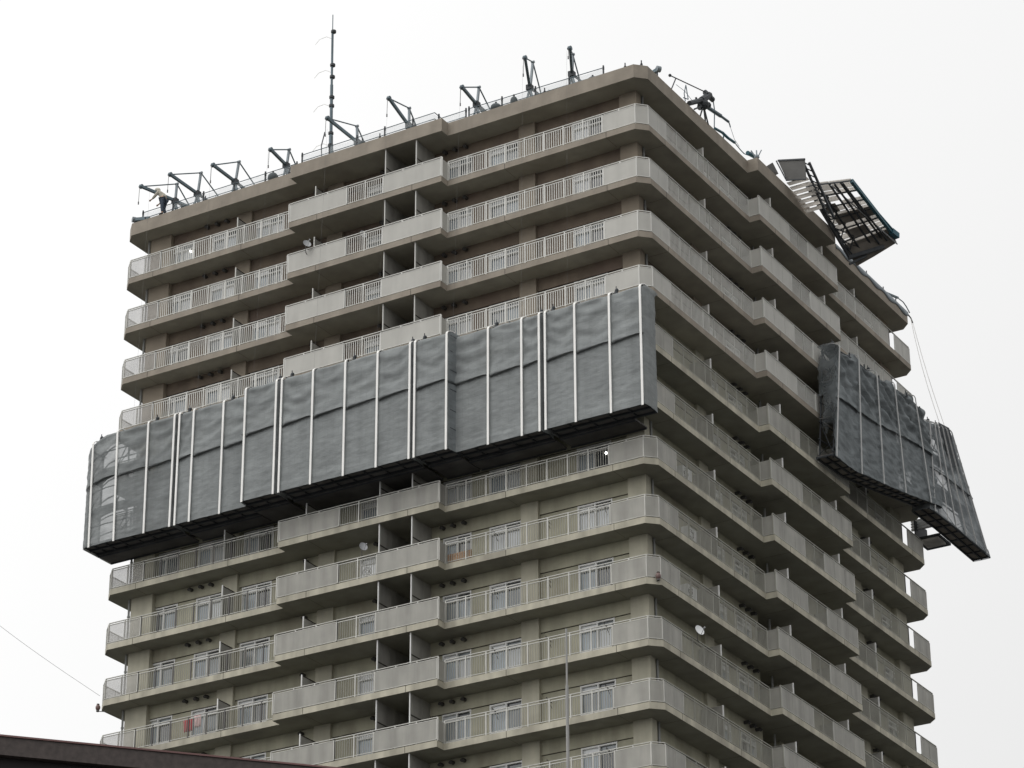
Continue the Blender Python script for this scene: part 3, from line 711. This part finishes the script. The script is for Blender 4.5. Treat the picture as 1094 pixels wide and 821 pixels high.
for q,nm in zip(D,names): davit(*q, 'steel roof '+nm if not nm.startswith(('narrow','tall')) else nm+' of the roof', rope=.95 if q[0] < -5 else .5)
# low jib end at the far left corner and near corner
def lowjib(org, dx, lab):
    x,y,z = org; t = thing('folded_davit', lab, 'davit', org, 'folded davits lying low on the parapet')
    b = MB(); b.bar((x,y,z+.35),(x+dx,y+.1,z+.22),.17,.17); b.build('jib', MT['steel'], t)
    b = MB(); b.bar((x-.06,y-.08,z+.36),(x+.06,y+.08,z+.36),.3,.3,0,10); b.build('pulley', MT['steel_l'], t)
    b = MB(); b.bar((x+.12*dx,y,z-.02),(x+.12*dx,y,z+.3),.06,.06); b.bar((x+.8*dx,y,z-.02),(x+.8*dx,y,z+.3),.06,.06); b.build('leg', MT['steel_d'], t)
lowjib((-29.62,.28,.39), .9, 'stub of a folded davit lying on the parapet at the far left corner')
lowjib((-.1,1.75,.55), -.6, 'short folded davit sticking up behind the parapet at the near corner')
# antenna mast
t = thing('antenna_mast', 'tall thin dark mast with curved pale arms standing on the roof', 'antenna mast', (-18.75,2.0,.03))
b = MB(); b.bar((-18.72,2,.03),(-18.78,2,3.2),.21,.21,0,10); b.bar((-18.78,2,3.2),(-18.82,2,6.2),.16,.16,0,10); b.bar((-18.82,2,6.2),(-18.85,2,9.3),.12,.12,0,10); b.bar((-18.85,2,9.3),(-18.86,2,10.4),.05,.05,0,8); b.build('pole', MT['steel'], t)
for z_ in (1.2,2.6,3.3,4.9,5.4,6.6,7.3,9.3):
    b = MB(); b.bar((-18.79,2,z_),(-18.79,2,z_+.12),.27,.27,0,10); b.build('collar', MT['steel_d'], t)
for z_ in (2.6,4.9,6.9,8.9):
    b = MB(); b.tube([(-18.78,2,z_),(-19.15,1.9,z_+.22),(-19.5,1.8,z_+.12),(-19.72,1.75,z_-.15)], .012, 6); b.build('arm', MT['wire_p'], t)
b = MB(); b.tube([(-19.02,1.8,3.4),(-19.14,1.7,2.6),(-19.08,1.7,1.6),(-18.95,1.7,.9)], .03, 6); b.tube([(-18.6,1.8,3.0),(-18.42,1.7,2.0),(-18.5,1.7,1.0)], .03, 6); b.build('cable', MT['steel_d'], t)
# roof fences
def fence(pts, label, zt=1.12):
    t = thing('roof_fence', label, 'fence', ((pts[0][0]+pts[-1][0])/2, pts[0][1], .03), 'net fence along the roof edge')
    P = Path([(x,y,0) for x,y in pts]); n = max(1, round(P.l[-1]/1.75))
    for i in range(n+1):
        q = P.at(i/n); b = MB(); b.bar((q.x,q.y,.03),(q.x,q.y,zt+.12),.06,.06); b.bar((q.x,q.y,zt-.1),(q.x,q.y,zt+.02),.11,.11,0,6); b.build('post', MT['steel_d'], t)
    b = MB()
    for i in range(len(pts)-1):
        for zz in (zt,zt-.35): b.bar((*pts[i],zz),(*pts[i+1],zz),.045,.045,0,6)
    b.build('rail', MT['steel'], t)
    b = MB(); m_ = int(P.l[-1]/.5); vs=[]; fs=[]
    for i in range(m_+1):
        q = P.at(i/m_); w_ = .03*math.sin(i*1.7)
        for zz in (.05,.6,zt-.02-.05*abs(math.sin(i*.9))): vs.append((q.x,q.y+w_,zz))
    for i in range(m_):
        for j in range(2): fs.append((i*3+j,(i+1)*3+j,(i+1)*3+j+1,i*3+j+1))
    b.add(vs,fs); b.build('net', MT['net'], t)
fence([(-29.2,.45),(-19.7,.45)], 'net fence behind the parapet of the left-hand bay, by the worker')
fence([(-19.0,-.1),(-11.3,-.1),(-11.3,.5),(-9.9,.5)], 'net fence on the middle bay, from the antenna mast to the parapet step')
fence([(-9.7,.45),(-2.4,.6)], 'net fence from the parapet step towards the near corner')
# roof clutter
def sack(org, r, lab, sc=(1,1,1)):
    t = thing('ballast_bag', lab, 'bag', org, 'dark bags and weights along the roof edge'); x,y,z = org
    b = MB(); b.ball((x,y,z+r*sc[2]), r, sc=sc, n=14); b.build('bag_body', MT['bag'], t, smooth=True)
    b = MB(); b.bar((x,y,z+2*r*sc[2]-.03),(x,y,z+2*r*sc[2]+.1),.1,.1,0,6); b.build('knot', MT['steel_d'], t)
sack((-21.02,.3,.37), .27, 'round dark ballast ball on the parapet left of the middle bay')
sack((-8.1,.3,.37), .27, 'dark bucket-shaped bag on the parapet right of the parapet step', (1,1,.8))
sack((-7.1,.3,.37), .2, 'small dark bag left of the end-on davit', (.9,.9,1.3))
sack((-2.9,.45,.37), .2, 'flat dark bag near the end of the fence by the near corner', (1.6,1,.8))
sack((-15.3,-.3,.37), .16, 'small dark bag on the parapet right of the antenna mast')
def lug(x,y,lab):
    b = MB(); b.bar((x,y,.37),(x,y,.5),.12,.12,0,8); b.bar((x,y,.49),(x,y,.68),.06,.06,0,8)
    tag(b.build('parapet_clamp', MT['steel_d'], org=(x,y,.37)), lab, 'clamp', 'small dark clamps on the parapet')
for x,y,w_ in ((-12.2,-.45,'the middle bay parapet, left of the parapet step'),(-14.2,-.45,'the middle bay parapet, left of the davit there'),(-5.3,.1,'the parapet between the two end-on davits'),(-19.9,.1,'the parapet just left of where the middle bay starts'),(-1.0,.15,'the parapet left of the near roof corner'),(-.25,.35,'the very corner of the roof'),(-25.0,.1,'the parapet right of the second davit')): lug(x,y,'small dark clamp standing on '+w_)
for y,w_ in ((22.2,'nearest the wrecked scaffold'),(24.6,'second from the wrecked scaffold'),(26.7,'left of the bent bar'),(28.3,'nearest the far right corner')): lug(-.1,y,'small dark clamp on the right-hand parapet, '+w_)
# worker
def worker():
    G_ = 1.18
    P0 = (-27.68,.15,.37); t = thing('person', 'worker in a pale jacket and dark trousers bending forward on the parapet at the left', 'person', P0)
    def skin_obj(name, joints, edges, mname, sub=1):
        me = bpy.data.meshes.new(name); me.from_pydata([j[:3] for j in joints], edges, []); o = bpy.data.objects.new(name, me); S.collection.objects.link(o); o.parent = t
        sk = o.modifiers.new('skin','SKIN'); 
        for v,j in zip(me.skin_vertices[0].data, joints): v.radius = (j[3]*G_, j[3]*G_*(j[4] if len(j) > 4 else 1))
        me.skin_vertices[0].data[0].use_root = True
        ss_ = o.modifiers.new('sub','SUBSURF'); ss_.levels = sub; ss_.render_levels = sub
        me.materials.append(MT[mname]); return o
    # bending towards -x ; pelvis at origin x=0
    J = [(0,0,.92,.13),(-.06,0,1.12,.13),(-.2,0,1.33,.14),(-.3,0,1.43,.06),(-.38,0,1.5,.095,1.1),(-.43,0,1.58,.085),
         (.02,-.1,.86,.09),(0,-.12,.48,.065),(.06,-.12,.1,.045),(-.1,-.13,.03,.04),
         (.02,.1,.86,.09),(-.08,.13,.48,.065),(.05,.13,.1,.045),(-.11,.14,.03,.04),
         (-.22,-.2,1.34,.06),(-.4,-.25,1.1,.045),(-.6,-.2,1.02,.03),(-.67,-.2,1.0,.03),
         (-.22,.2,1.34,.06),(-.3,.27,1.06,.045),(-.48,.25,.92,.03),(-.55,.25,.9,.03)]
    E_ = [(0,1),(1,2),(2,3),(3,4),(4,5),(0,6),(6,7),(7,8),(8,9),(0,10),(10,11),(11,12),(12,13),(2,14),(14,15),(15,16),(16,17),(2,18),(18,19),(19,20),(20,21)]
    for hx,hy,hz in ((-.67,-.2,1.0),(-.55,.25,.9)):
        root = 17 if hy < 0 else 21
        for f_ in range(5):
            a = len(J); dy = (f_-2)*.022; ln = (.05,.075,.085,.075,.06)[f_]
            J.append((hx-.03,hy+dy,hz-.01,.011)); J.append((hx-.03-ln*.6,hy+dy*1.2,hz-.03,.009)); J.append((hx-.03-ln*.7,hy+dy*1.2,hz-.03-ln*.5,.008))
            E_ += [(root,a),(a,a+1),(a+1,a+2)]
    skin_obj('body', J, E_, 'skin')
    JJ = [(0,0,.95,.17),(-.06,0,1.12,.165),(-.21,0,1.34,.175),(-.27,0,1.41,.08),(-.22,-.2,1.34,.085),(-.4,-.25,1.1,.065),(-.58,-.2,1.03,.045),(-.22,.2,1.34,.085),(-.3,.27,1.06,.065),(-.46,.25,.93,.045)]
    skin_obj('jacket', JJ, [(0,1),(1,2),(2,3),(2,4),(4,5),(5,6),(2,7),(7,8),(8,9)], 'shirt')
    TT = [(0,0,.93,.155),(.02,-.1,.84,.115),(0,-.12,.48,.085),(.05,-.12,.12,.065),(.02,.1,.84,.115),(-.08,.13,.48,.085),(.05,.13,.12,.065)]
    skin_obj('trousers', TT, [(0,1),(1,2),(2,3),(0,4),(4,5),(5,6)], 'trou')
    b = MB(); b.ball((P0[0]-.43,P0[1],P0[2]+1.6), .145, sc=(1.1,1,.85), n=14); b.bar((P0[0]-.6,P0[1],P0[2]+1.53),(P0[0]-.52,P0[1],P0[2]+1.56),.2,.03); b.build('helmet', MT['helm'], t, smooth=True)
    for yy in (-.125,.135):
        b = MB(); b.ball((P0[0]-.03,P0[1]+yy,P0[2]+.055), .07, sc=(2.0,.9,.78)); b.build('boot', MT['boot'], t, smooth=True)
worker()
# ------------------------------------------------------------------ toppled gear on the right-hand roof edge
t = thing('toppled_davit', 'toppled dark davit with bent arm and loose cable on the right roof edge', 'davit', (0,5.5,.37))
b = MB(); b.bar((0,2.7,1.04),(0,6.65,2.12),.06,.06,0,6); b.bar((0,3.3,1.2),(0,2.84,.4),.06,.06,0,6); b.ball((0,2.7,1.04),.08); b.build('tie_rod', MT['steel_d'], t)
b = MB(); b.bar((0,4.6,.5),(0,5.9,1.35),.26,.26,0,8); b.bar((0,5.9,1.35),(0,6.75,2.08),.34,.34,0,8); b.bar((0,6.3,2.0),(0,7.1,2.0),.26,.3,0,8); b.build('bent_arm', MT['steel_d'], t)
b = MB(); b.ball((0,6.08,1.2),.28); b.bar((-.15,5.9,1.0),(.15,6.4,1.3),.3,.3,0,8); b.tube([(0,5.3,1.2),(0,5.6,.9),(0,6.1,1.2)],.05,6); b.bar((0,5.6,.9),(0,6.1,1.2),.08,.08); b.build('winch', MT['steel_d'], t)
b = MB(); b.bar((0,6.08,1.2),(0,7.9,1.5),.2,.2,0,6); b.bar((0,7.9,1.5),(0,8.73,1.6),.13,.13,0,6); b.tube([(0,8.73,1.6),(0,8.85,1.5),(0,8.9,1.38)],.03,6); b.build('jib', MT['steel'], t)
for p_ in ((0,5.7,.37),(0,6.52,.3),(-.3,6.9,.3),(.1,4.9,.3)):
    b = MB(); b.bar((0,6.08,1.15), p_, .08,.08,0,6); b.build('leg', MT['steel_d'], t)
b = MB(); b.tube([(0,6.9,2.1),(0,7.15,1.95),(0,7.25,1.5),(0,7.2,1.0),(0,7.15,.5)],.03,6); b.tube([(0,3.3,.85),(0,4.2,.95),(0,5.2,.75)],.012,5); b.tube([(0,8.9,1.4),(0,9.3,.9),(0,9.8,.75)],.008,4); b.tube([(0,4.2,.4),(0,4.1,.8),(0,4.3,1.35),(.05,4.4,.6),(0,4.0,.5)],.025,5); b.build('loose_cable', MT['steel'], t)
b = MB(); b.tube([(0,7.2,.45),(0,8.0,.62),(0,8.6,.62),(0,9.3,.72)],.07,6); b.tube([(0,9.3,.72),(0,9.9,.62),(0,10.3,.6),(0,10.8,.75),(0,11.3,1.0)],.025,6)
b.bar((0,10.7,.85),(0,11.5,1.02),.22,.22,0,8); b.bar((0,11.5,1.02),(0,12.0,1.25),.04,.04)
b.bar((-.1,8.3,.5),(-.1,8.35,.85),.05,.05)
tag(b.build('fallen_pipe', MT['teal'], org=(0,9.3,.37)), 'teal pipe fallen along the parapet before the step on the right roof edge', 'pipe')
b = MB()
for q in ((0,.25),(.18,.3),(-.2,.2)): b.bar((e-.1,a1+.15,.37),(e-.1+q[0],a1+.15+q[0],.62+q[1]),.05,.05)
b.ball((e-.1,a1+.15,.5),.13); tag(b.build('bent_clamp', MT['steel_l'], org=(e-.1,a1+.15,.37)), 'bent spiky clamp on the parapet corner of the right-hand middle bay', 'clamp')
# collapsed scaffold A and B
def quad_lattice(b, A, B_, C_, D_, nu, nv, w, mi=0):
    A,B_,C_,D_ = map(Vector,(A,B_,C_,D_))
    def P(u,v): return A.lerp(B_,u).lerp(D_.lerp(C_,u),v)
    for i in range(nu+1): b.bar(P(i/nu,0),P(i/nu,1),w,w,mi)
    for j in range(nv+1): b.bar(P(0,j/nv),P(1,j/nv),w*.7,w*.7,mi)
    return P
t = thing('collapsed_scaffold', 'wrecked scaffold platform thrown up over the right roof edge, pale planks in a dark frame', 'scaffold', (1.0,15.5,.37))
A,B_,C_,D_ = (.55,16.2,1.5),(2.8,16.7,1.38),(2.92,21.4,.45),(.75,20.5,-.45)
b = MB(); P = quad_lattice(b, A,B_,C_,D_, 4, 6, .085)
for u in (.62,.8): b.bar(P(u,0)+Vector((0,0,-.08)),P(u+.05,1)+Vector((0,0,-.15)),.08,.08)
for v0 in (0,.2,.4,.6,.8): b.bar(P(0,v0),P(.3,v0+.2),.05,.05); b.bar(P(.3,v0),P(0,v0+.2),.05,.05)
b.build('frame', MT['steel_d'], t)
b = MB(); b.bar(P(1,0),P(1,1),.16,.2); b.bar(P(1,.2),P(1,.95)+Vector((.1,0,.1)),.06,.06); b.bar(P(1,.93),P(1.04,1.04),.28,.3); b.build('side_beam', MT['teal'], t)
b = MB(); nn = 13
for i in range(nn):
    v0 = i/nn; gap = .006
    
    for (ua,ub) in ((.02,.48),(.5,.98)):
        if (i*5+int(ua*10))%17 == 3: continue
        q = [P(ua,v0+gap),P(ub,v0+gap),P(ub,v0+1/nn-gap),P(ua,v0+1/nn-gap)]; up_=Vector((0,0,.12+.02*((i*3)%4)))
        b.add([x_+up_ for x_ in q]+[x_+up_+Vector((0,0,.04)) for x_ in q], [(0,3,2,1),(4,5,6,7),(0,1,5,4),(1,2,6,5),(2,3,7,6),(3,0,4,7)])
b.build('plank', MT['plank'], t)
for (u0,u1,v0,v1) in ((.0,.35,.30,.42),(.15,.95,.46,.60),(.2,.62,.70,.84),(0,1,.88,1.0),(.55,1.0,.9,1.02)):
    b = MB(); q = [P(u0,v0),P(u1,v0),P(u1,v1),P(u0,v1)]; dn = Vector((0,0,.02))
    b.add([x_-dn for x_ in q]+[x_+dn for x_ in q], [(0,3,2,1),(4,5,6,7),(0,1,5,4),(1,2,6,5),(2,3,7,6),(3,0,4,7)]); b.build('dark_board', MT['plank_b'], t)
b = MB(); q = [P(0,.93),P(1.0,.95),P(.97,1.10)+Vector((0,0,-.1)),P(.45,1.12)+Vector((0,0,-.22)),P(.05,1.13)+Vector((0,0,-.28))]; up_ = Vector((0,0,.03))
b.add(q+[x_+up_ for x_ in q], [(0,4,3,2,1),(5,6,7,8,9)]+[(i,(i+1)%5,5+(i+1)%5,5+i) for i in range(5)]); b.build('dark_board', MT['plank_b'], t)
b = MB(); b.bar(P(.55,0)+Vector((0,0,-.12)), P(.98,1.1)+Vector((0,0,-.2)), .07,.07,0,8); b.build('loose_tube', MT['grey'], t)
b = MB(); b.bar(P(.02,0),P(.02,1)+Vector((0,0,-.25)),.1,.25)
for i in range(9):
    v0=i/9; b.bar(P(0,v0)+Vector((0,0,.1)),P(.12,v0+.1)+Vector((0,0,-.3)),.05,.05)
b.bar(P(0,.97)+Vector((0,0,-.35)), P(.75,1.03)+Vector((0,0,-.3)), .12,.2); b.bar(P(0,1)+Vector((0,0,-.6)), P(.35,1.04)+Vector((0,0,-.35)), .1,.1)
b.build('truss', MT['steel_d'], t)
# end part A: upright panel, deck below, ladder beam
t = thing('tilted_scaffold_end', 'wrecked scaffold end with a grey board and ladder beam on the right roof edge', 'scaffold', (1.0,13.6,.37))
b = MB(); b.add([(.38,13.35,1.58),(1.75,13.5,1.32),(1.72,13.6,.30),(.72,13.5,.50)]+[(.38,13.41,1.58),(1.75,13.56,1.32),(1.72,13.66,.30),(.72,13.56,.50)], [(0,3,2,1),(4,5,6,7),(0,1,5,4),(1,2,6,5),(2,3,7,6),(3,0,4,7)]); b.build('board', MT['bboard'], t)
b = MB(); b.bar((.36,13.36,1.62),(1.78,13.5,1.34),.08,.08); b.bar((1.72,13.62,.28),(.68,13.5,.47),.06,.06); b.bar((.3,13.3,1.6),(.7,13.45,.5),.06,.06); b.build('board_frame', MT['steel_d'], t)
b = MB()
for (dx,dz) in ((0,0),(.32,-.12)): b.bar((1.62+dx,13.6,1.28+dz),(1.75+dx,15.9,-.75+dz),.1,.12)
for i in range(9):
    q=i/9; b.bar((1.62+.13*q,13.6+2.3*q,1.28-2.03*q),(1.94+.13*q,13.6+2.3*(q+.06),1.16-2.03*(q+.06)),.045,.045)
b.build('ladder_beam', MT['steel_d'], t)
b = MB()
for i in range(7):
    q=i/7; A_=Vector((.62,13.7+2.2*q,.42-.75*q)); b.box((A_.x,A_.y,A_.z),(1.72,A_.y+.305,A_.z+.04))
b.build('plank', MT['plank'], t)
b = MB(); b.add([(.0,12.3,.75),(.42,12.6,1.12),(.55,12.9,.62),(.1,12.7,.35)]+[(.0,12.36,.75),(.42,12.66,1.12),(.55,12.96,.62),(.1,12.76,.35)], [(0,3,2,1),(4,5,6,7),(0,1,5,4),(1,2,6,5),(2,3,7,6),(3,0,4,7)])
tag(b.build('bent_plate', MT['bboard'], org=(.3,12.6,.37)), 'small bent grey plate left of the wrecked scaffold end', 'metal plate')
# net draped on the far right parapet and dangling bit
b = MB(); vs=[]; fs=[]; n=40
for i in range(n+1):
    y = 20.6+9.0*i/n; h_=.42+.10*abs(math.sin(i*.55))+.06*noise.noise(Vector((i*.4,0,0)))
    vs += [(.03,y,.12+.08*math.sin(i*.8)),(.03,y,.40),(-.12,y,h_),(-.3,y,.38)]
for i in range(n):
    for j in range(3): fs.append((i*4+j,(i+1)*4+j,(i+1)*4+j+1,i*4+j+1))
b.add(vs,fs); o_ = b.build('draped_net', MT['steel_l'], org=(0,25,.37), smooth=True); tag(o_, 'blue-grey net left draped over the parapet towards the far right corner', 'net')
md = o_.modifiers.new('thick','SOLIDIFY'); md.thickness = .02
b = MB(); b.bar((-.1,27.0,.45),(-.1,28.6,.86),.12,.09); b.tube([(-.1,28.6,.86),(-.1,29.3,.92),(-.1,29.7,.82),(-.1,30.1,.62)],.03,6)
tag(b.build('bent_bar', MT['steel'], org=(0,26.5,.37)), 'bent bar curling off the parapet near the far right corner', 'bar')
b = MB(); b.tube([(-.1,29.8,.42),(-.1,30.2,.36),(-.1,30.43,.16)],.035,6)
tag(b.build('cable_end', MT['steel_d'], org=(.05,29.8,.35)), 'short dark cable end hanging at the far right corner of the roof', 'cable')
for k_,(p0,p1) in enumerate((((-.1,30.45,.16),(1.5,29.9,-6.62)),((-.1,30.2,.3),(1.45,29.4,-6.7)))):
    b = MB(); pts=[Vector(p0).lerp(Vector(p1),i/10)+Vector((0,.35*math.sin(math.pi*i/10)*(-1 if k_ else -.6),0)) for i in range(11)]; b.tube(pts,.016,5)
    tag(b.build('suspension_rope', MT['wire_p'], org=p0), ['outer thin pale rope', 'inner thin pale rope'][k_]+' running from the roof corner down to the torn scaffold', 'rope')
# suspension wires over the left face
WL = {-27.9:'davit over the worker',-24.1:'third davit from the left corner',-20.6:'davit above the round ballast ball',-17.1:'davit beside the antenna mast',-13.6:'davit left of the parapet step',-9.45:'davit right of the parapet step',-6.0:'narrow davit with splayed legs',-3.6:'tall davit nearest the near corner'}
for x in WL:
    yy = -1.0 if (x < -20.7 or x > -9.4) else -1.3
    b = MB(); b.tube([(x,-.74,1.7),(x,yy,-11.9)],.0022,4)
    tag(b.build('suspension_wire', MT['wire'], org=(x,-.7,1.7)), 'hair-thin wire hanging down the left face from the '+WL[x], 'wire', 'suspension wires on the left-hand face')
# wires to the left
b = MB(); A_ = Vector((-29.75,.0,-24.95)); B2 = Vector((-45,0,-12.4)); pts=[A_.lerp(B2,i/16)-Vector((0,0,.5*math.sin(math.pi*i/16))) for i in range(17)]; b.tube(pts,.008,4)
tag(b.build('overhead_wire', MT['wire'], org=A_), 'thin wire rising leftwards from the tower across the sky', 'wire')

# ------------------------------------------------------------------ foreground roof and pole
CX, CY = 55.171, -103.897; hh = 13.0; CZ = -73.49
E0 = Vector((CX-.65842*hh/.34571, CY+.75265*hh/.34571, CZ+hh)); E1 = Vector((CX-.56868*hh/.3383, CY+.82256*hh/.3383, CZ+hh))
dv = (E1-E0).normalized(); nv = Vector((-dv.y, dv.x, 0));  # towards the building side (left, away)
if nv.dot(Vector((-1,.0,0))) < 0: nv = -nv
P0 = E0-dv*9; P1 = E1+dv*14; fh = .27
t = thing('foreground_building', 'low building with a dark brown roof edge at the bottom left', 'building', (P0.x,P0.y,-Z0))
def ex(b, p, q, z0, z1, d0, d1, mi=0):
    A_=[p+nv*d0,q+nv*d0,q+nv*d1,p+nv*d1]; b.add([(v.x,v.y,z0) for v in A_]+[(v.x,v.y,z1) for v in A_], [(0,3,2,1),(4,5,6,7),(0,1,5,4),(1,2,6,5),(2,3,7,6),(3,0,4,7)], mi)
zt_ = P0.z
b = MB(); ex(b,P0,P1,zt_-fh,zt_-.025,0,12); b.build('eave', MT['roofm'], t)
b = MB(); ex(b,P0,P1,zt_-.024,zt_,-.02,12.02); b.build('roof_trim', MT['roofe'], t)
b = MB(); ex(b,P0,P1,zt_-fh-.25,zt_-fh-.002,.12,11.9); b.build('soffit', MT['black'], t)
b = MB(); ex(b,P0+dv*.8,P1-dv*.8,-Z0,zt_-fh-.252,1.2,11); b.build('wall', MT['stucco'], t)
for zz in (3.0,6.2,9.4,12.4):
    for i in range(4):
        q0 = P0+dv*(2.0+i*5.2); b = MB(); ex(b,q0,q0+dv*2.2,-Z0+zz-1.5,-Z0+zz,1.15,1.3,0); w_ = b.build('window', MT['frame'], t)
        b = MB(); ex(b,q0+dv*.08,q0+dv*2.12,-Z0+zz-1.42,-Z0+zz-.08,1.14,1.16,0); b.build('pane', MT['glass'], w_)
# slim pole
dd_ = 42.0; px_, py_ = CX-.4976*dd_, CY+.8674*dd_; ptop = CZ+.3902*dd_
t = thing('slim_pole', 'slim grey metal pole rising in front of the lower storeys', 'pole', (px_,py_,-Z0))
b = MB(); b.bar((px_,py_,-Z0),(px_,py_,-Z0+8),.16,.16,0,12); b.bar((px_,py_,-Z0+8),(px_,py_,ptop-.9),.048,.048,0,10); b.bar((px_,py_,ptop-.9),(px_,py_,ptop),.030,.030,0,8); b.build('shaft', MT['pipe'], t)
b = MB(); b.bar((px_,py_,-Z0),(px_,py_,-Z0+.06),.5,.5,0,12); b.build('base_plate', MT['steel_d'], t)
